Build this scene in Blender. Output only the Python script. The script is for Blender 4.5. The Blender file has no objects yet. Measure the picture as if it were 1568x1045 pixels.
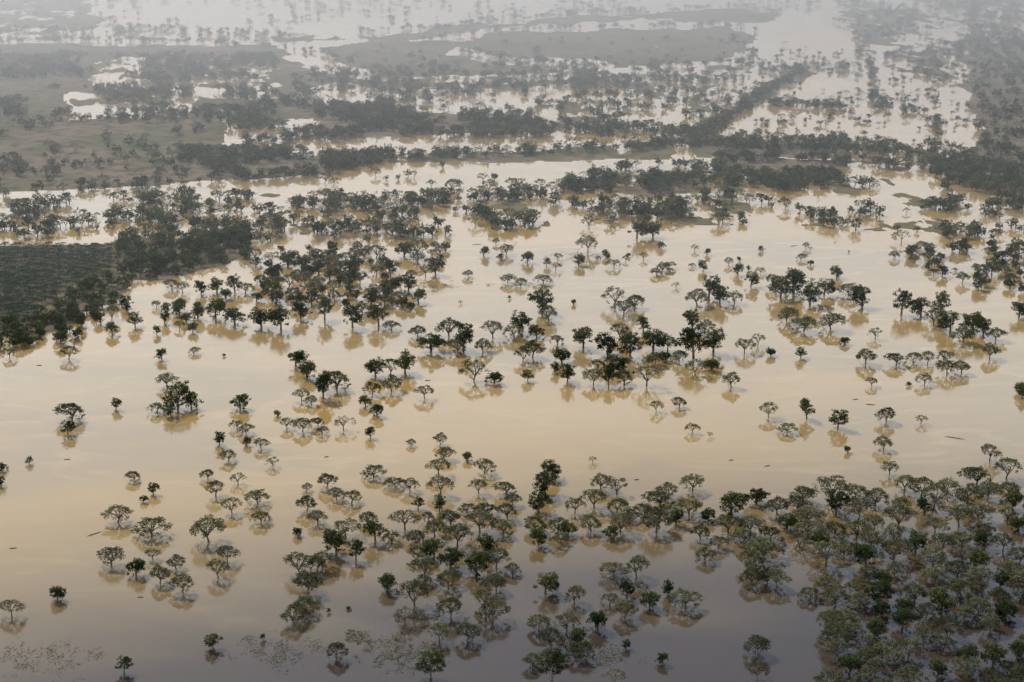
import bpy, math, random
import numpy as np
from mathutils import Vector
random.seed(7); rng=np.random.default_rng(7)
scene=bpy.context.scene
scene.view_settings.view_transform='Standard'
scene.view_settings.look='None'
scene.view_settings.exposure=0

# ------------------------------------------------------------------ image pixels to ground plane
H=350.0; F=2613.0; PITCH=math.atan(752/F)
cp,sp=math.cos(PITCH),math.sin(PITCH)
def gp(u,v):
    """project image pixel coordinates from the camera -> ground coordinates (metres, world XY)"""
    u=np.asarray(u,float); v=np.asarray(v,float)
    X=(u-784)/F; Y=(522.5-v)/F
    dy=cp+Y*sp; dz=-sp+Y*cp
    t=-H/dz
    return X*t, dy*t, t
def mpp(u,v):      # metres per image pixel at that ground point
    return float(gp(u,v)[2])/F

# ------------------------------------------------------------------ numpy noise
def _h(ix,iy,s):
    a=np.sin(ix*127.1+iy*311.7+s*74.7)*43758.5453
    return a-np.floor(a)
def vn(x,y,s=0):
    ix=np.floor(x); iy=np.floor(y); fx=x-ix; fy=y-iy
    fx=fx*fx*(3-2*fx); fy=fy*fy*(3-2*fy)
    a=_h(ix,iy,s); b=_h(ix+1,iy,s); c=_h(ix,iy+1,s); d=_h(ix+1,iy+1,s)
    return (a*(1-fx)+b*fx)*(1-fy)+(c*(1-fx)+d*fx)*fy
def fbm(x,y,s=0,o=4):
    r=0;a=1;t=0
    for i in range(o):
        r=r+a*vn(x*2**i+17.3*i,y*2**i-9.1*i,s+i); t+=a; a*=0.55
    return r/t*2-1
def inpoly(u,v,P):
    u=np.asarray(u,float); v=np.asarray(v,float)
    ins=np.zeros(u.shape,bool); n=len(P)
    for i in range(n):
        x1,y1=P[i]; x2,y2=P[(i+1)%n]
        if y1==y2: continue
        c=((y1>v)!=(y2>v)) & (u<(x2-x1)*(v-y1)/(y2-y1)+x1)
        ins^=c
    return ins

# ------------------------------------------------------------------ node helpers
def newmat(name):
    m=bpy.data.materials.new(name); m.use_nodes=True
    nt=m.node_tree; nt.nodes.clear()
    out=nt.nodes.new('ShaderNodeOutputMaterial')
    return m,nt,out
def N(nt,t,**k):
    n=nt.nodes.new(t)
    for a,b in k.items():
        if a in n.inputs: n.inputs[a].default_value=b
        else: setattr(n,a,b)
    return n
def mixc(nt,fac,a,b):
    m=nt.nodes.new('ShaderNodeMix'); m.data_type='RGBA'
    for sock,val in ((m.inputs[0],fac),(m.inputs[6],a),(m.inputs[7],b)):
        if isinstance(val,bpy.types.NodeSocket): nt.links.new(val,sock)
        elif isinstance(val,tuple): sock.default_value=(*val,1)
        else: sock.default_value=val
    return m.outputs[2]
def ramp(nt,src,p0,p1,o0=0.0,o1=1.0):
    r=N(nt,'ShaderNodeMapRange'); nt.links.new(src,r.inputs[0])
    r.inputs[1].default_value=p0; r.inputs[2].default_value=p1
    r.inputs[3].default_value=o0; r.inputs[4].default_value=o1
    r.interpolation_type='SMOOTHSTEP'
    return r.outputs[0]
def noise(nt,vec,scale,detail=4,dist=0):
    n=N(nt,'ShaderNodeTexNoise'); n.inputs['Scale'].default_value=scale
    n.inputs['Detail'].default_value=detail; n.inputs['Distortion'].default_value=dist
    nt.links.new(vec,n.inputs['Vector']); return n.outputs['Fac']

# ------------------------------------------------------------------ materials
def leafmat(name,c1,c2,trans):
    m,nt,out=newmat(name)
    oi=N(nt,'ShaderNodeObjectInfo'); at=N(nt,'ShaderNodeAttribute'); at.attribute_name='tone'
    col=mixc(nt,oi.outputs['Random'],c1,c2)
    mul=N(nt,'ShaderNodeHueSaturation'); nt.links.new(col,mul.inputs['Color'])
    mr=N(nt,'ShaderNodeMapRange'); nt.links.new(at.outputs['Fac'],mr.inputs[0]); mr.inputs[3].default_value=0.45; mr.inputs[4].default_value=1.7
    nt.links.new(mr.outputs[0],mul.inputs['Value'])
    d=N(nt,'ShaderNodeBsdfDiffuse'); t=N(nt,'ShaderNodeBsdfTranslucent')
    nt.links.new(mul.outputs[0],d.inputs['Color']); nt.links.new(mul.outputs[0],t.inputs['Color'])
    mx=N(nt,'ShaderNodeMixShader'); mx.inputs[0].default_value=trans
    nt.links.new(d.outputs[0],mx.inputs[1]); nt.links.new(t.outputs[0],mx.inputs[2])
    nt.links.new(mx.outputs[0],out.inputs[0]); return m
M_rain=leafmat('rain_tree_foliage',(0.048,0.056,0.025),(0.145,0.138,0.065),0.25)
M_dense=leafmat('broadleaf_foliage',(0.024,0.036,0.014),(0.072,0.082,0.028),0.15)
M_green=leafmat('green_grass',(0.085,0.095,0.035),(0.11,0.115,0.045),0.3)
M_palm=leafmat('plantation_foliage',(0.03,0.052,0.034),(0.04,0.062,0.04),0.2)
def barkmat():
    m,nt,out=newmat('bark'); g=N(nt,'ShaderNodeNewGeometry')
    f=noise(nt,g.outputs['Position'],2.0)
    c=mixc(nt,f,(0.09,0.075,0.06),(0.2,0.17,0.14))
    d=N(nt,'ShaderNodeBsdfDiffuse'); nt.links.new(c,d.inputs['Color']); nt.links.new(d.outputs[0],out.inputs[0]); return m
M_bark=barkmat()
def watermat():
    m,nt,out=newmat('muddy_water'); g=N(nt,'ShaderNodeNewGeometry'); P=g.outputs['Position']
    mp=N(nt,'ShaderNodeMapping'); mp.inputs['Scale'].default_value=(0.6,1.4,1); nt.links.new(P,mp.inputs[0])
    n1=noise(nt,mp.outputs[0],0.004,5,1.5); n2=noise(nt,mp.outputs[0],0.02,4,2.0)
    c=mixc(nt,ramp(nt,n1,0.35,0.65),(0.345,0.222,0.078),(0.27,0.186,0.08))
    c=mixc(nt,ramp(nt,n2,0.5,0.8),c,(0.375,0.25,0.1))
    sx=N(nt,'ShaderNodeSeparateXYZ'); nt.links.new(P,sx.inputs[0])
    # cloud shadow painted into the colour, plus deeper water, near the viewer
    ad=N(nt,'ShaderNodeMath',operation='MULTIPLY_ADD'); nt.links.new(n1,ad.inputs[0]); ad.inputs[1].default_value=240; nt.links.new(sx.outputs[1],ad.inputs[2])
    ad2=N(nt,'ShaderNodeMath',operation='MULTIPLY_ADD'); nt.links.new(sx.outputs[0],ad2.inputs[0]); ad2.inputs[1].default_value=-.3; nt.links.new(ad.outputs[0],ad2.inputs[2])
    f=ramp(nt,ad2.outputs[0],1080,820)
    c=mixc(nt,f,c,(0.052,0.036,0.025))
    b=N(nt,'ShaderNodeBsdfPrincipled'); nt.links.new(c,b.inputs['Base Color'])
    nr_=noise(nt,mp.outputs[0],0.012,4,1.0)
    nt.links.new(ramp(nt,nr_,.4,.7,.045,.14),b.inputs['Roughness']); b.inputs['IOR'].default_value=1.40
    nb=noise(nt,P,0.25,3); bp=N(nt,'ShaderNodeBump'); bp.inputs['Strength'].default_value=0.022; bp.inputs['Distance'].default_value=0.3
    nt.links.new(nb,bp.inputs['Height']); nt.links.new(bp.outputs[0],b.inputs['Normal'])
    nt.links.new(b.outputs[0],out.inputs[0]); return m
def landmat():
    m,nt,out=newmat('flood_plain_soil_and_grass'); g=N(nt,'ShaderNodeNewGeometry'); P=g.outputs['Position']
    n1=noise(nt,P,0.006,5,1); n2=noise(nt,P,0.05,5,0.5)
    c=mixc(nt,ramp(nt,n1,0.36,0.54),(0.11,0.112,0.06),(0.18,0.14,0.10))
    c=mixc(nt,ramp(nt,n2,0.42,0.7),c,(0.065,0.066,0.04))
    sx=N(nt,'ShaderNodeSeparateXYZ'); nt.links.new(P,sx.inputs[0])
    c=mixc(nt,ramp(nt,sx.outputs[2],0.3,0.02),c,(0.14,0.115,0.062))
    d=N(nt,'ShaderNodeBsdfDiffuse'); nt.links.new(c,d.inputs['Color']); nt.links.new(d.outputs[0],out.inputs[0]); return m
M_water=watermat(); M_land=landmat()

# ------------------------------------------------------------------ mesh building
def mesh_from(name,V,Fq,mats,midx=None,tone=None):
    V=np.asarray(V,np.float32); Fq=np.asarray(Fq,np.int32)
    me=bpy.data.meshes.new(name)
    me.vertices.add(len(V)); me.vertices.foreach_set('co',V.ravel())
    n=len(Fq); me.loops.add(n*4); me.loops.foreach_set('vertex_index',Fq.ravel())
    me.polygons.add(n); me.polygons.foreach_set('loop_start',np.arange(0,n*4,4,dtype=np.int32))
    me.polygons.foreach_set('loop_total',np.full(n,4,np.int32))
    for m in mats: me.materials.append(m)
    if midx is not None: me.polygons.foreach_set('material_index',np.asarray(midx,np.int32))
    if tone is not None:
        a=me.attributes.new('tone','FLOAT','POINT'); a.data.foreach_set('value',np.asarray(tone,np.float32))
    me.update(calc_edges=True); me.validate(); return me
def addobj(name,me,loc=(0,0,0)):
    o=bpy.data.objects.new(name,me); o.location=loc; scene.collection.objects.link(o); return o

class TB:
    def __init__(s): s.V=[];s.F=[];s.M=[];s.T=[]
    def tube(s,pts,rad,k=5):
        base=len(s.V)
        for i,(p,r) in enumerate(zip(pts,rad)):
            p=Vector(p)
            d=(Vector(pts[min(i+1,len(pts)-1)])-Vector(pts[max(i-1,0)])).normalized()
            a=d.cross(Vector((0.3,1,0.1))).normalized(); b=d.cross(a)
            for j in range(k):
                t=2*math.pi*j/k; q=p+(a*math.cos(t)+b*math.sin(t))*r
                s.V.append(tuple(q)); s.T.append(0.5)
        for i in range(len(pts)-1):
            for j in range(k):
                j2=(j+1)%k
                s.F.append((base+i*k+j,base+i*k+j2,base+(i+1)*k+j2,base+(i+1)*k+j)); s.M.append(0)
    def leaves(s,c,rx,rz,n,size,tone,R,flat=0.5):
        for _ in range(n):
            d=Vector((R.gauss(0,1),R.gauss(0,1),R.gauss(0,1))).normalized()*(R.random()**0.4)
            p=Vector((c[0]+d.x*rx,c[1]+d.y*rx,c[2]+d.z*rz))
            nn=Vector((R.gauss(0,flat),R.gauss(0,flat),1)).normalized()
            a=nn.cross(Vector((R.gauss(0,1),R.gauss(0,1),R.gauss(0,0.3)))).normalized(); b=nn.cross(a)
            z=size*R.uniform(0.6,1.3); w=z*R.uniform(0.5,0.9)
            i=len(s.V)
            for q in (p-a*z*.5,p+b*w*.5+a*z*.05,p+a*z*.5,p-b*w*.5): s.V.append(tuple(q)); s.T.append(min(1,max(0,tone+R.uniform(-.2,.2))))
            s.F.append((i,i+1,i+2,i+3)); s.M.append(1)
    def mesh(s,name,leaf): return mesh_from(name,s.V,s.F,[M_bark,leaf],s.M,s.T)

def rain_tree(seed,lod=0,open_=0.0,tall=0.56):
    R=random.Random(seed); t=TB(); trunk=0.13+R.uniform(-.03,.04)
    lean=(R.uniform(-.05,.05),R.uniform(-.05,.05))
    top=(lean[0],lean[1],trunk)
    t.tube([(0,0,-.08),(lean[0]*.5,lean[1]*.5,trunk*.5),top],[.03,.025,.022],5 if lod==0 else 3)
    nl=R.randint(5,7) if lod==0 else 4; ex=R.uniform(.8,1.15)
    off=R.random()*6
    for i in range(nl):
        a=off+2*math.pi*i/nl+R.uniform(-.3,.3); r=R.uniform(.22,.34)
        mid=(top[0]+math.cos(a)*r*.5,top[1]+math.sin(a)*r*.5*ex,trunk+(tall-trunk)*R.uniform(.35,.5))
        end=(math.cos(a)*r,math.sin(a)*r*ex,tall-.16+R.uniform(-.03,.03))
        t.tube([top,mid,end],[.017,.012,.006],4 if lod==0 else 3)
        if lod==0:
            for k in range(3):
                b=a+R.uniform(-.7,.7); rr=r+R.uniform(.04,.12)
                e=(math.cos(b)*rr,math.sin(b)*rr*ex,end[2]+R.uniform(-.05,.04))
                t.tube([mid if k==0 else end,e],[.008,.003],3)
    nc=76 if lod==0 else 24
    k=0; tries=0; pts=[]
    irr=[R.uniform(.62,1.14) for _ in range(8)]
    ph=R.random()*6; tx,ty=R.uniform(-.12,.12),R.uniform(-.12,.12)
    while k<nc and tries<4000:
        tries+=1
        r0=math.sqrt(R.random()); a=R.random()*2*math.pi; r=r0*.46
        ii=a/(2*math.pi)*8; i0=int(ii)%8; w=ii-int(ii); r*=irr[i0]*(1-w)+irr[(i0+1)%8]*w
        x,y=math.cos(a)*r,math.sin(a)*r*ex
        if any((x-p[0])**2+(y-p[1])**2<(.045 if lod==0 else .075)**2 for p in pts): continue
        pts.append((x,y)); k+=1
        if R.random()<open_: continue
        z=tall-.03-.25*r0**2.2+.04*math.sin(x*14+ph)+R.uniform(-.035,.03)+tx*x+ty*y
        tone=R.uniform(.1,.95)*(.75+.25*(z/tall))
        if lod==0:
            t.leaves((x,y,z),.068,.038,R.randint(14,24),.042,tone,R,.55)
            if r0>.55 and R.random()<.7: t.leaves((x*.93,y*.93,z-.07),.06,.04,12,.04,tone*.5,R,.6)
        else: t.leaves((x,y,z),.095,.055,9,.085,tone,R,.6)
    return t.mesh('rain_tree_mesh',M_rain)
def broadleaf(seed,lod=0,hgt=.78,low=.04):
    R=random.Random(seed); t=TB()
    t.tube([(0,0,-.08),(0.01,0,.15),(.02,.01,.45)],[.04,.032,.015],5 if lod==0 else 3)
    lobes=[]
    for i in range(R.randint(5,7)):
        a=R.random()*6.28; rr=R.uniform(.12,.26)
        lobes.append((math.cos(a)*rr,math.sin(a)*rr,R.uniform(low+.2,hgt-.22),R.uniform(.16,.25)))
    lobes.append((R.uniform(-.08,.08),R.uniform(-.08,.08),hgt-.24,.24)); lobes.append((0,0,(low+hgt)/2-.05,.32))
    for l in lobes[:5]:
        t.tube([(0.01,0,.15),(l[0]*.6,l[1]*.6,l[2]*.7),(l[0],l[1],l[2])],[.015,.01,.005],3)
    nc=96 if lod==0 else 26
    for k in range(nc):
        l=lobes[k%len(lobes)]; d=Vector((R.gauss(0,1),R.gauss(0,1),R.gauss(0,1)+.15)).normalized()*l[3]*R.uniform(.6,1)
        p=(l[0]+d.x,l[1]+d.y,max(low+.03,l[2]+d.z*.9))
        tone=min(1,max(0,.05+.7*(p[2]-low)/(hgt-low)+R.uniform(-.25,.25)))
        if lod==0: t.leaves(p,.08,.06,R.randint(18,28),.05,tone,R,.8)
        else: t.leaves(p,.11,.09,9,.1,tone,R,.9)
    return t.mesh('broadleaf_tree_mesh',M_dense)

RT=[rain_tree(100+i,0,[0,.03,.08,.18,.0,.25,0,.08,.12,0,.05,.3][i],[.52,.6,.5,.62,.56,.64,.48,.6,.68,.54,.58,.5][i]) for i in range(12)]
BT=[broadleaf(200+i,0,[.78,.85,.7,.92,.74,.66,.8,.88,.72,.84][i],[.03,.06,.0,.06,.02,-.02,.0,.05,.03,.08][i]) for i in range(10)]
BARE=[rain_tree(300+i,0,.6,.66) for i in range(3)]
RTl=[rain_tree(400+i,1,.05,.58) for i in range(5)]
BTl=[broadleaf(500+i,1,.72,.0) for i in range(5)]
def palm_tree():
    R=random.Random(5); t=TB(); t.tube([(0,0,0),(0,0,.5)],[.03,.025],4)
    for i in range(14):
        a=i*2.4; 
        for k in range(4):
            r=.08+.11*k; z=.55+.12*math.sin(k*.8)-.05*k
            t.leaves((math.cos(a)*r,math.sin(a)*r,z),.04,.02,2,.14,.5,R,.4)
    return t.mesh('oil_palm_mesh',M_palm)
PL=[palm_tree()]

# ------------------------------------------------------------------ terrain control
W_=-1.0
LAND=[ # (value, polygon)
 (-0.25,[(-900,-210),(2400,-210),(2400,-60),(-900,-60)]),
 (-0.35,[(-900,-60),(2400,-60),(2400,-5),(-900,-5)]),
 (0.0,[(-900,-10),(120,-10),(170,30),(90,60),(-900,70)]),
 (0.5,[(-900,68),(90,68),(200,72),(430,70),(445,95),(470,100),(520,120),(500,130),(450,140),(440,158),(560,165),(720,175),(860,192),(850,203),(700,205),(560,208),(480,222),(560,236),(620,240),(560,256),(480,265),(400,272),(300,280),(200,284),(100,292),(0,296),(-900,300)]),
 (-0.1,[(130,85),(440,92),(450,150),(300,150),(140,130)]),
 (-0.02,[(100,140),(300,150),(300,180),(100,185)]),
 (-0.12,[(340,170),(490,170),(500,238),(350,240)]),
 (-0.3,[(0,296),(200,285),(360,272),(330,300),(250,312),(0,330)]),
 (0.45,[(495,72),(600,62),(700,66),(760,48),(880,46),(1100,43),(1150,52),(1150,78),(1100,92),(960,103),(890,92),(800,90),(700,74),(690,84),(780,100),(860,104),(860,112),(700,117),(600,115),(530,100)]),
 (0.3,[(540,55),(640,52),(660,40),(800,34),(900,24),(1110,14),(1200,20),(1180,34),(1000,32),(860,37),(760,42),(640,62),(560,66)]),
 (0.1,[(420,55),(500,50),(520,62),(430,68)]),
 (-.35,[(500,125),(900,115),(1150,98),(1160,120),(1100,165),(900,165),(720,165),(500,150)]),
 (0.1,[(520,117),(560,122),(700,130),(860,122),(900,106),(930,108),(890,130),(700,140),(560,134)]),
 (-.2,[(860,165),(1090,165),(1060,210),(850,215)]),
 (0.4,[(1230,105),(1250,112),(1160,160),(1110,195),(1080,218),(1050,218),(1090,185),(1140,150)]),
 (0.1,[(560,238),(760,232),(1060,212),(1180,222),(1300,220),(1500,238),(1500,250),(1150,240),(900,246),(700,250),(600,250)]),
 (0.0,[(1120,240),(1300,246),(1568,246),(2400,240),(2400,345),(1568,300),(1480,300),(1330,268),(1200,290),(1000,300),(860,285),(900,272),(1080,262)]),
 (-0.25,[(1270,262),(1568,272),(1568,340),(1380,330),(1280,300)]),
 (0.7,[(1490,50),(2400,30),(2400,260),(1500,246),(1490,180),(1475,110)]),
 (-0.15,[(1250,-10),(1600,-10),(1600,60),(1490,70),(1450,130),(1330,90),(1300,40)]),
 (-.32,[(0,318),(250,300),(380,290),(480,308),(700,306),(860,300),(1060,306),(1300,312),(1568,330),(1568,380),(1300,350),(1060,345),(850,352),(680,355),(500,370),(380,378),(200,376),(0,372)]),
 (0.8,[(-900,376),(120,378),(250,368),(372,366),(385,385),(350,405),(280,420),(205,430),(185,460),(142,475),(128,500),(60,515),(-100,535),(-900,650)]),
]
def control(u,v):
    L=np.full(np.shape(u),W_)
    for val,P in LAND: L=np.where(inpoly(u,v,P),val,L)
    return L
def hfield(a,b,u,v):
    w1=fbm(a/70,b/110,3,5); w2=fbm(a/70+50,b/110,9,5)
    l=control(u+w1*26,v+w2*6)
    n=.6*fbm(a/26,b/60,21,5)+.45*fbm(a/90,b/200,77,3)
    return np.clip(l+1.0*n+.1,-1.2,1.4)*.9
us=np.linspace(-900,2460,900); vs=np.concatenate([np.linspace(-205,420,400),np.linspace(424,1500,110)])
UU,VV=np.meshgrid(us,vs)
wx,wy,_=gp(UU,VV)
hz=hfield(wx,wy,UU,VV)
nr,nc_=UU.shape
V=np.stack([wx.ravel(),wy.ravel(),hz.ravel()],1)
i=np.arange(nr-1)[:,None]*nc_+np.arange(nc_-1)[None,:]
Fq=np.stack([i,i+nc_,i+nc_+1,i+1],-1).reshape(-1,4)
me=mesh_from('ground',V,Fq,[M_land]); me.polygons.foreach_set('use_smooth',np.ones(len(me.polygons),bool))
addobj('ground',me)
def height(u,v):
    a,b,_=gp(u,v); return hfield(a,b,u,v)
S=45000
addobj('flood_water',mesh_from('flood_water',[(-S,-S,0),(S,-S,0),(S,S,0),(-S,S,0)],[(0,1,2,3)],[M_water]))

# ------------------------------------------------------------------ mass trees
mass=[] # (u,v,W,kind) kind 0 rain 1 broad
def poly_scatter(P,n,wr,pd=.5,thr=-.1,fs=60,seed=0):
    P=np.array(P,float); lo=P.min(0); hi=P.max(0); out=[]
    vmin=lo[1]; k=0
    while len(out)<n and k<200:
        k+=1
        u=rng.uniform(lo[0],hi[0],2000); v=rng.uniform(lo[1],hi[1],2000)
        ok=inpoly(u,v,P)
        ok&=rng.random(2000)<((vmin+230)/(v+230))**2
        x,y,_=gp(u,v); ok&=fbm(x/fs,y/fs,seed+31,3)>thr
        for a,b in zip(u[ok],v[ok]):
            if len(out)<n: out.append((a,b,rng.uniform(*wr),int(rng.random()<pd)))
    return out
def line_scatter(pts,n,jv,wr,pd=.5):
    out=[]; pts=np.array(pts,float); d=np.hypot(*(pts[1:]-pts[:-1]).T); c=np.concatenate([[0],np.cumsum(d)])
    for _ in range(n):
        s=rng.random()*c[-1]; i=min(np.searchsorted(c,s)-1,len(d)-1); i=max(i,0); t=(s-c[i])/d[i]
        p=pts[i]*(1-t)+pts[i+1]*t
        out.append((p[0]+rng.normal()*3,p[1]+rng.normal()*jv,rng.uniform(*wr),int(rng.random()<pd)))
    return out
S1=(9,21); S2=(10,23)
mass+=poly_scatter([(-500,-150),(2000,-150),(2000,-10),(-500,-10)],1300,(12,24),.6,-.05,200,1)
mass+=poly_scatter([(-300,-10),(1868,-10),(1868,40),(-300,40)],450,S2,.6,0.0,120,2)
for pts,n,j in [
 ([(-100,48),(100,50),(250,47),(400,55),(470,60)],170,3),([(0,66),(200,64),(430,72)],80,1.5),
 ([(550,50),(700,42),(850,25),(1000,18),(1130,12),(1200,20)],140,2),
 ([(640,64),(760,50),(900,45),(1100,40),(1160,50)],80,1.5),
 ([(430,72),(520,90),(600,116),(720,120),(860,114),(900,100),(780,95),(700,80)],120,2),
 ([(520,112),(560,128),(700,136),(850,130),(1000,122),(1110,122),(1130,100),(1160,80)],150,4),
 ([(1160,103),(1190,113),(1250,102),(1310,108)],40,3),([(1230,110),(1150,155),(1100,192),(1060,218)],150,4),
 ([(1180,160),(1240,163),(1290,167)],55,2),([(1060,218),(1170,225),(1300,225),(1400,235),(1495,243)],240,6),
 ([(560,243),(640,242),(760,238),(860,232),(1000,228),(1060,218)],120,3),
 ([(360,235),(470,242),(560,243)],60,4),([(0,300),(120,293),(250,283),(360,275),(480,272)],45,3),
 ([(700,180),(860,195),(1000,205),(1080,212)],130,6),([(900,120),(1100,150),(1120,160)],50,6),
 ([(1440,200),(1400,170),(1340,160),(1330,100),(1310,60)],70,8),
 ([(480,312),(600,312),(700,306),(860,292),(1000,282),(1160,272)],130,6)]:
    mass+=line_scatter(pts,n,j,S1,.65)
mass+=poly_scatter([(500,75),(1150,50),(1150,90),(960,100),(600,112)],60,S1,.6,.0,60,33)
mass+=poly_scatter([(-300,80),(440,90),(450,160),(380,200),(200,215),(-300,240)],1600,S2,.8,-.03,110,3)
mass+=poly_scatter([(-300,200),(260,215),(380,255),(200,280),(-300,290)],200,S1,.6,.1,60,4)
mass+=poly_scatter([(440,155),(720,175),(860,195),(840,212),(560,210),(380,225),(360,200)],560,S1,.75,-.15,80,5)
mass+=poly_scatter([(200,228),(600,238),(600,250),(480,272),(380,275)],280,S1,.75,-.1,60,6)
mass+=poly_scatter([(1120,240),(1568,255),(1568,335),(1450,320),(1300,285),(1150,300),(1000,310),(850,290),(880,270)],560,S1,.7,-.0,55,7)
mass+=poly_scatter([(1480,50),(1950,50),(1950,290),(1500,250)],1300,S2,.85,-.5,80,8)
mass+=poly_scatter([(1300,0),(1600,0),(1600,70),(1480,80),(1450,130),(1330,90)],380,S2,.75,-.0,80,9)
mass+=poly_scatter([(1160,60),(1480,100),(1490,230),(1100,215),(1100,140)],300,(6,14),.6,-.1,60,10)
mass+=poly_scatter([(440,110),(1150,95),(1100,210),(860,210),(700,170),(460,155)],520,S1,.7,-.0,60,11)
mass+=poly_scatter([(380,300),(700,302),(860,300),(1060,310),(1060,345),(850,350),(680,360),(500,390),(380,390),(200,370),(0,365),(0,318),(250,300)],500,(9,22),.55,-.02,40,12)
mass+=poly_scatter([(1060,305),(1568,320),(1868,330),(1868,420),(1568,400),(1400,380),(1300,350),(1100,345)],280,S1,.6,-.05,45,13)
mass+=poly_scatter([(180,364),(380,366),(390,392),(280,422),(205,432),(188,465),(138,490),(110,520),(-300,590),(-300,560),(60,485),(110,445),(180,420)],520,(8,14),.9,-.9,50,14)
mass+=poly_scatter([(480,255),(1100,255),(1100,290),(480,290)],22,S1,.5,.1,40,15)

def instancer(name,pts,protos,rs=1.0):
    col=bpy.data.collections.new(name+'_kinds')
    for k,m in enumerate(protos): 
        o=bpy.data.objects.new('%s_kind_%02d'%(name,k),m); col.objects.link(o)
    me=bpy.data.meshes.new(name); me.vertices.add(len(pts))
    me.vertices.foreach_set('co',np.array([p[:3] for p in pts],np.float32).ravel())
    for nm,j,ty in (('rz',3,'FLOAT'),('sc',4,'FLOAT'),('kd',5,'INT')):
        a=me.attributes.new(nm,ty,'POINT'); a.data.foreach_set('value',np.array([p[j] for p in pts],np.float32 if ty=='FLOAT' else np.int32))
    ob=addobj(name,me)
    ng=bpy.data.node_groups.new(name+'_scatter','GeometryNodeTree')
    ng.interface.new_socket('Geometry',in_out='INPUT',socket_type='NodeSocketGeometry')
    ng.interface.new_socket('Geometry',in_out='OUTPUT',socket_type='NodeSocketGeometry')
    gi=ng.nodes.new('NodeGroupInput'); go=ng.nodes.new('NodeGroupOutput')
    ip=ng.nodes.new('GeometryNodeInstanceOnPoints'); ci=ng.nodes.new('GeometryNodeCollectionInfo')
    ci.inputs['Collection'].default_value=col; ci.inputs['Separate Children'].default_value=True; ci.inputs['Reset Children'].default_value=True
    def na(nm,ty):
        n=ng.nodes.new('GeometryNodeInputNamedAttribute'); n.data_type=ty; n.inputs['Name'].default_value=nm; return n.outputs['Attribute']
    cx=ng.nodes.new('ShaderNodeCombineXYZ'); ng.links.new(na('rz','FLOAT'),cx.inputs[2])
    sc=ng.nodes.new('ShaderNodeCombineXYZ'); s=na('sc','FLOAT')
    for k in range(3): ng.links.new(s,sc.inputs[k])
    ip.inputs['Pick Instance'].default_value=True
    ng.links.new(gi.outputs[0],ip.inputs['Points']); ng.links.new(ci.outputs[0],ip.inputs['Instance'])
    ng.links.new(na('kd','INT'),ip.inputs['Instance Index']); ng.links.new(cx.outputs[0],ip.inputs['Rotation']); ng.links.new(sc.outputs[0],ip.inputs['Scale'])
    ng.links.new(ip.outputs[0],go.inputs[0])
    md=ob.modifiers.new('scatter','NODES'); md.node_group=ng
    return ob
def mass_pts(L):
    u=np.array([m[0] for m in L]); v=np.array([m[1] for m in L]); x,y,_=gp(u,v); h=np.maximum(height(u,v),0)
    return [(x[i],y[i],h[i],rng.uniform(0,6.28),L[i][2],int(L[i][3])*5+int(rng.integers(0,5))) for i in range(len(L))]
instancer('distant_trees',mass_pts(mass),RTl+BTl)
# plantation
pp=[]
for gx in np.arange(-760,-250,6.5):
    for gy in np.arange(1150,1600,6.5):
        pp.append((gx+rng.normal()*1.3,gy+rng.normal()*1.3))
pp=np.array(pp)
def inv(x,y):
    zc=y*cp+H*sp; yc=y*sp-H*cp
    return 784+F*x/zc, 522.5-F*yc/zc
pu,pv=inv(pp[:,0],pp[:,1])
ok=inpoly(pu,pv,[(-600,378),(175,380),(170,415),(100,445),(55,485),(0,505),(-600,600)])
pp=pp[ok]
instancer('palm_plantation',[(a,b,.7,rng.uniform(0,6.28),rng.uniform(6.0,9.5),0) for a,b in pp],PL)

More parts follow.
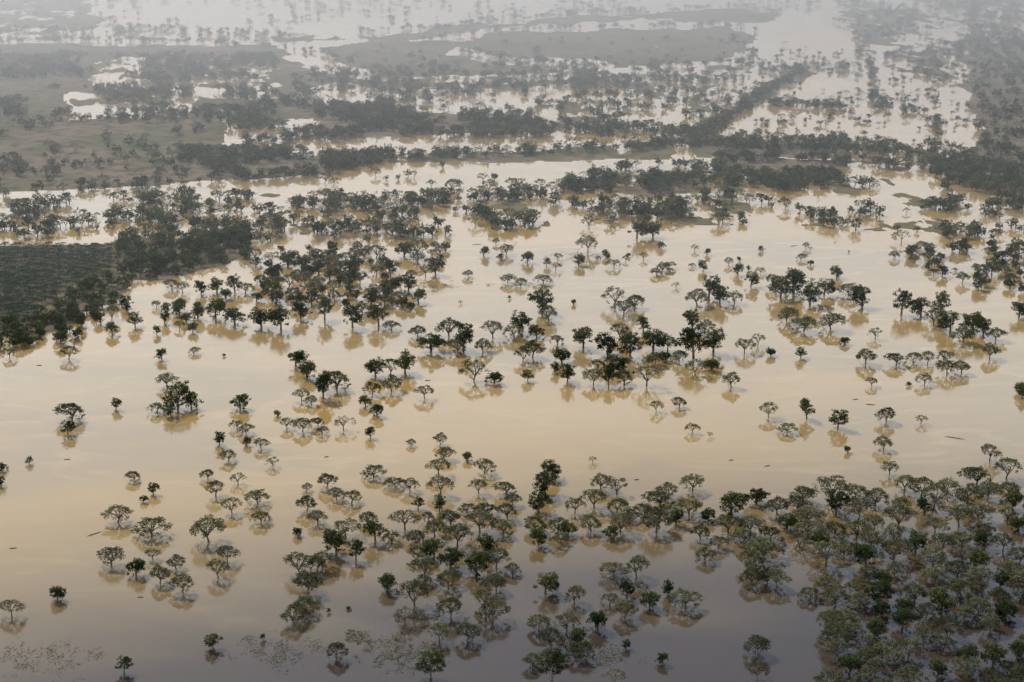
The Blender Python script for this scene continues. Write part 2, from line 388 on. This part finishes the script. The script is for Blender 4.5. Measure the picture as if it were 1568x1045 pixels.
# ------------------------------------------------------------------ individual trees
T='''18,930,42,U 88,905,34,D 190,1018,32,D 326,980,34,D 403,975,14,S 515,995,42,U 593,888,46,D 450,940,45,U 468,925,50,U 470,890,55,U 460,862,50,U 495,855,45,U
503,935,10,S 534,930,10,S 715,965,50,U 660,1018,52,D 635,910,55,U 620,940,45,B 690,930,48,U 755,935,50,U 760,890,45,U 835,890,48,D 880,910,45,U 825,950,45,U 845,975,50,U
915,945,44,D 890,990,50,U 868,950,45,U 845,1022,56,D 940,1032,42,B 958,985,22,S 960,902,36,D 995,915,44,D 1050,915,50,U 1022,900,32,D 1015,1008,26,D 1160,985,50,U
1160,1025,42,B 1190,885,42,U 1150,880,45,U 1080,845,40,U 940,868,45,U 975,868,50,U 690,850,52,D 730,860,52,D 760,855,45,U 700,820,50,U 650,868,46,U 735,797,52,U 770,805,45,U
690,790,42,U 620,795,50,U 575,812,44,D 515,828,55,D 530,808,45,U 485,862,45,U 455,812,22,S 320,810,58,U 232,800,58,U 180,785,45,U 170,850,46,U 208,865,40,D 245,880,40,U
280,893,44,U 270,860,34,U 235,848,26,U 348,848,38,U 335,872,38,U 355,775,34,U 395,758,42,U 400,790,34,U 330,748,36,U 318,725,28,U 205,728,28,U 235,748,24,D 220,762,18,D
365,730,30,B 470,770,38,U 487,790,36,U 500,735,38,U 515,755,30,U 538,758,40,U 572,718,38,U 605,735,34,U 628,742,32,U 675,742,45,U 672,715,40,U 680,692,34,U 675,672,26,U
630,677,18,U 715,697,24,D 742,712,40,U 733,745,32,U 775,745,38,U 845,718,42,D 835,738,52,D 825,768,45,D 820,800,42,U 855,803,42,U 905,800,42,U 920,735,40,U 945,740,45,B
910,762,45,U 907,703,16,B 950,800,45,U 1005,795,60,U 985,778,45,U 1010,760,50,U 1020,748,40,U 1055,772,50,U 1060,738,45,U 1120,765,56,D 1158,755,44,D 1115,800,50,U 1150,803,48,U
1190,772,48,U 1230,752,50,U 1275,750,58,U 1240,785,52,U 1170,835,60,U 1150,855,50,U 1180,815,46,U 1205,795,40,D 110,628,48,U 104,655,30,D 178,618,24,D 248,542,25,D
297,535,20,U 343,543,8,S 257,580,38,U 240,622,32,U 273,605,50,D 293,612,36,D 262,625,34,D 368,612,38,D 336,672,26,D 363,650,22,U 377,655,28,U 400,678,28,U 378,675,18,D
350,697,28,U 418,705,26,B 425,632,15,D 440,648,26,U 463,650,35,U 487,645,25,U 494,657,26,U 462,605,28,U 477,612,26,U 526,645,35,B 567,662,22,D 453,545,42,D 470,562,42,D
495,592,46,D 515,580,52,U 575,560,42,D 570,592,36,U 600,587,38,U 560,612,28,D 577,625,30,D 620,555,46,D 597,562,36,U 650,600,32,U 725,562,54,B 757,575,34,D 700,528,40,U
660,520,50,D 710,517,46,D 755,505,36,U 740,528,34,U 688,500,46,U 640,505,32,U 808,575,22,D 800,545,30,U 795,492,45,D 830,460,48,D 840,480,36,U 878,462,13,S 815,533,44,U
850,560,26,D 860,540,40,D 893,515,44,D 930,525,48,D 965,530,44,D 940,548,36,U 908,577,38,U 932,578,32,D 955,577,38,U 990,572,52,B 1000,515,55,D 985,497,32,D 1022,525,40,U
1062,528,56,D 1092,520,52,D 1040,542,36,U 1065,560,40,B 1120,582,34,U 1005,620,28,B 1040,615,28,U 1060,655,25,U 1087,665,12,B 1140,530,34,U 1160,518,30,B 1180,537,22,D
1226,540,22,D 1230,490,52,U 1272,490,44,U 1293,520,20,D 1205,480,40,U 1215,428,56,D 1240,447,52,D 1195,440,44,D 1262,437,40,D 1320,452,46,D 1300,440,40,U 1183,430,30,U
1150,425,34,D 1130,412,26,D 1085,440,44,D 1068,455,40,U 1102,450,40,D 1125,455,30,U 1060,487,40,D 1080,500,34,U 940,450,50,B 972,458,40,U 955,470,40,U 940,402,24,U
900,375,38,U 778,425,28,U 797,430,26,U 832,425,30,U 717,418,20,U 1340,508,28,B 1325,545,38,U 1372,548,36,U 1398,545,30,U 1335,585,20,U 1415,580,28,U 1392,587,12,S
1450,562,36,U 1472,560,36,U 1420,547,30,U 1445,542,30,U 1515,538,34,U 1560,590,28,D 1565,600,28,D 1177,628,34,U 1205,652,32,U 1235,628,36,D 1283,642,36,D 1357,635,36,U
1298,687,16,D 1353,677,36,U 1362,717,30,U 1410,640,24,B 1380,465,44,D 1410,468,44,D 1440,465,40,D 1455,490,50,D 1490,488,50,D 1475,510,46,U 1505,500,44,D 1525,510,34,U
1430,485,40,U 1560,470,40,D 1515,693,40,U 1540,718,44,U 1495,728,50,U 1550,765,40,D 1450,742,46,U 1410,745,50,U 1385,738,44,U 1430,760,46,U 1340,758,50,U 1310,750,44,U
3,712,22,D 2,735,22,D 45,705,15,S 585,398,22,D 567,400,16,D 640,378,46,U 612,352,34,U 535,408,30,D 518,415,22,D 548,375,20,U 430,380,18,D 440,400,22,D 463,398,40,D
488,408,36,D 330,470,46,D 360,480,46,D 303,475,34,D 400,483,46,D 430,488,46,D 460,472,40,D 497,475,40,D 540,485,44,D 580,483,40,D 600,495,30,U 512,452,26,U 480,440,36,U
207,490,28,D 252,485,26,D 240,465,20,U 93,515,30,D 105,540,30,U 15,540,24,U 125,490,26,D 280,440,26,U 975,350,40,D 1000,350,36,D 1083,385,16,S 1165,380,14,S 1395,385,24,D
1300,385,5,S 1060,405,14,U 1025,405,20,U 1005,415,22,U 1035,435,16,B 705,462,10,B 760,370,14,U 1240,380,10,B 780,455,8,S 572,440,20,U 640,395,30,U 630,420,18,U
-40,760,42,U -60,880,48,U -30,620,34,D -90,700,40,U 1610,640,34,U 1640,760,46,U 1620,880,50,D 1600,1000,50,U 1600,560,34,D 1650,940,50,U 700,1075,50,U 300,1080,48,U 1000,1090,48,D
470,745,20,U 640,770,24,D 655,790,30,U 880,775,34,U 870,805,36,D 935,812,34,D 965,785,34,U 1035,790,36,D 1085,785,34,D 785,765,26,U 715,775,30,U 600,820,32,U 545,845,36,D 665,835,44,D 745,830,42,D 640,845,34,U 1175,880,30,D 785,870,30,U
1325,850,52,D 1345,905,50,D 1290,940,48,U 1340,960,46,D 1400,905,52,U 1300,1010,52,D 1390,990,52,U 1450,960,50,U 1520,1000,52,D 1480,1020,48,U 1540,930,48,D 1500,880,46,U 1560,850,44,U 1265,890,44,U 1240,905,36,U 692,280,30,U 757,270,16,D'''
singles=[]
for tok in T.split():
    a,b,w,k=tok.split(','); singles.append((float(a),float(b),float(w),k))
def scat(P,n,wr,pd,seed,thr=-.3,dmin=.5):
    out=[]
    for (u,v,w,k) in poly_scatter(P,n*6,wr,pd,thr,50,seed):
        if all(math.hypot(u-a,(v-b)*2.0)>(w+c)*.5*dmin for a,b,c,_ in out+singles): out.append((u,v,w,'D' if k else ('B' if rng.random()<.08 else 'U')))
        if len(out)>=n: break
    return out
singles+=scat([(1215,770),(1330,745),(1640,745),(1640,1060),(1260,1060),(1270,970),(1250,925),(1300,885),(1290,850),(1215,840)],110,(34,60),.3,51,-.25,.7)
singles+=scat([(380,385),(700,370),(650,440),(640,480),(440,460),(290,440),(400,425)],85,(18,38),.5,53)
singles+=scat([(1380,365),(1620,375),(1620,460),(1500,440),(1400,405)],45,(18,34),.6,54)
singles+=scat([(620,380),(1400,365),(1500,420),(1100,420),(700,400)],34,(10,28),.4,55)
singles+=scat([(780,500),(1040,500),(1100,560),(880,590),(780,560)],12,(26,38),.5,56)
singles+=scat([(620,740),(780,770),(1180,770),(1200,840),(1000,820),(780,830),(500,830)],14,(30,44),.3,57,-.5,.8)
singles+=scat([(620,880),(780,880),(960,900),(1000,1000),(820,1010),(640,960)],8,(34,46),.3,58,-.5,.8)
singles+=scat([(190,440),(300,430),(310,500),(200,510),(90,530),(130,490)],16,(16,30),.6,59)
singles+=scat([(1600,400),(2000,400),(2000,900),(1600,800)],60,(30,45),.5,60)
singles+=scat([(-400,650),(-60,650),(-60,1100),(-400,1100)],25,(30,50),.5,61)
for (u,v,w,k) in singles:
    vb=v+(.33*w if k=='U' else .38*w)      # foot of the trunk, below crown centre
    vb=min(vb,1400)
    x,y,_=gp(u,vb); s=w*mpp(u,vb)
    if k=='U': me=random.choice(RT); nm='rain_tree'; s*=1.1
    elif k=='B': me=random.choice(BARE); nm='sparse_rain_tree'; s*=1.0
    elif k=='S': me=random.choice(BT); nm='shrub'
    else: me=random.choice(BT); nm='broadleaf_tree'; s*=1.06
    h=max(0,float(height(np.array([u]),np.array([vb]))[0]))
    o=addobj(nm,me,(float(x),float(y),h)); o.rotation_euler=(0,0,random.uniform(0,6.28))
    q=random.uniform(.82,1.04); o.scale=(s,s*random.uniform(.85,1.1),s*q)

# ------------------------------------------------------------------ floating grass and logs
def grass_patch(blobs,seed):
    R=random.Random(seed); t=TB()
    for (u,v,ru,rv,n) in blobs:
        for _ in range(n):
            a=R.random()*6.28; r=math.sqrt(R.random())
            x,y,_z=gp(u+math.cos(a)*r*ru,v+math.sin(a)*r*rv)
            if fbm(x/5,y/7,5,5)+.35*(1-2*r)<R.uniform(-.15,.45): continue
            t.leaves((float(x),float(y),.07),.55,.05,4,.38,R.random()*.9,R,.5)
    o=addobj('floating_grass',t.mesh('floating_grass',M_green))
grass_patch([(660,437,45,12,4200),(70,1010,100,38,2600),(430,1000,90,35,3000),(620,1000,80,38,4200),(545,975,30,12,900),(660,945,60,20,1400),(20,1035,70,22,1000),(930,1010,60,25,1300),(800,437,75,5,2200),(890,393,60,12,3400),(655,830,30,10,900),(1000,300,80,8,600),(770,360,60,5,900),(560,450,50,6,900)],3)
def log(u,v,L_,ang):
    t=TB(); k=L_/2
    t.tube([(-k,0,.02),(-k*.3,.15,.12),(k*.4,-.1,.1),(k,.25,.05)],[.18,.32,.28,.12],6)
    t.tube([(k*.2,0,.1),(k*.5,.9,.5)],[.12,.04],4); t.tube([(-k*.4,0,.1),(-k*.7,-.8,.4)],[.12,.04],4)
    x,y,_=gp(u,v); o=addobj('floating_log',mesh_from('floating_log',t.V,t.F,[M_bark],None)); o.location=(float(x),float(y),0); o.rotation_euler=(0,0,ang)
for a in [(1462,671,12,-.5),(1333,620,7,-.3),(1215,377,8,.5),(145,818,9,.8),(103,704,4,0),(1175,714,4,.4),(20,840,4,.2),(655,583,4,0),(1390,590,4,.3),(880,770,5,.2),(215,915,3,0),(730,375,9,.1),(1310,612,4,.1),(975,735,3,.1),(500,700,3,.5),(1120,705,3,.1),(60,560,4,.1),(860,1012,4,.3)]: log(*a)

# ------------------------------------------------------------------ haze (real scattering air)
def haze(dens,y0,y1,mn):
    m,nt,out=newmat(mn); s=N(nt,'ShaderNodeVolumeScatter')
    s.inputs['Color'].default_value=(0.93,0.97,1,1); s.inputs['Density'].default_value=dens; s.inputs['Anisotropy'].default_value=0.6
    nt.links.new(s.outputs[0],out.inputs['Volume'])
    a=14000; z0,z1=-5,420
    V=[(-a,y0,z0),(a,y0,z0),(a,y1,z0),(-a,y1,z0),(-a,y0,z1),(a,y0,z1),(a,y1,z1),(-a,y1,z1)]
    addobj('haze',mesh_from('haze',V,[(0,3,2,1),(4,5,6,7),(0,1,5,4),(1,2,6,5),(2,3,7,6),(3,0,4,7)],[m]))
haze(.00022,1150,2299,'thin_humid_haze'); haze(.00062,2300,9000,'distant_humid_haze')

# ------------------------------------------------------------------ light
el=math.radians(42); az=math.radians(-32)   # azimuth from +Y towards +X (negative: left)
sd=Vector((math.sin(az)*math.cos(el),math.cos(az)*math.cos(el),math.sin(el)))
sun=bpy.data.lights.new('sun','SUN'); sun.energy=3.8; sun.angle=math.radians(.6); sun.color=(1,.95,.88)
so=bpy.data.objects.new('sun',sun); scene.collection.objects.link(so); so.rotation_euler=(-sd).to_track_quat('-Z','Y').to_euler(); so.location=(0,0,900)
w=bpy.data.worlds.new('World'); scene.world=w; w.use_nodes=True; nt=w.node_tree; nt.nodes.clear()
sky=nt.nodes.new('ShaderNodeTexSky'); sky.sky_type='NISHITA'; sky.sun_disc=False; sky.sun_elevation=el; sky.sun_rotation=az
sky.dust_density=1.2; sky.air_density=1.5; sky.altitude=0
# bright cloud bank low over the horizon, blue-grey higher up
tc=nt.nodes.new('ShaderNodeTexCoord'); sx=nt.nodes.new('ShaderNodeSeparateXYZ'); nt.links.new(tc.outputs['Generated'],sx.inputs[0])
mp=nt.nodes.new('ShaderNodeMapping'); mp.inputs['Scale'].default_value=(1,1,2.5); nt.links.new(tc.outputs['Generated'],mp.inputs[0])
cn=noise(nt,mp.outputs[0],2.2,5,.4)
ma=nt.nodes.new('ShaderNodeMath'); ma.operation='MULTIPLY_ADD'; nt.links.new(cn,ma.inputs[0]); ma.inputs[1].default_value=-.16; nt.links.new(sx.outputs[2],ma.inputs[2])
f=ramp(nt,ma.outputs[0],.33,.16)
col=mixc(nt,f,sky.outputs[0],(13.0,13.9,14.9))
col=mixc(nt,ramp(nt,ma.outputs[0],.15,-.02),col,(21.0,23.0,25.0))
bg=nt.nodes.new('ShaderNodeBackground'); bg.inputs[1].default_value=.13; wo=nt.nodes.new('ShaderNodeOutputWorld')
nt.links.new(col,bg.inputs[0]); nt.links.new(bg.outputs[0],wo.inputs[0])

cam=bpy.data.cameras.new('camera'); cam.sensor_width=36; cam.lens=60.0; cam.clip_start=1; cam.clip_end=90000
co=bpy.data.objects.new('camera',cam); scene.collection.objects.link(co); co.location=(0,0,H); co.rotation_euler=(math.pi/2-PITCH,0,0)
scene.camera=co
print('mass',len(mass),'singles',len(singles),'palms',len(pp))
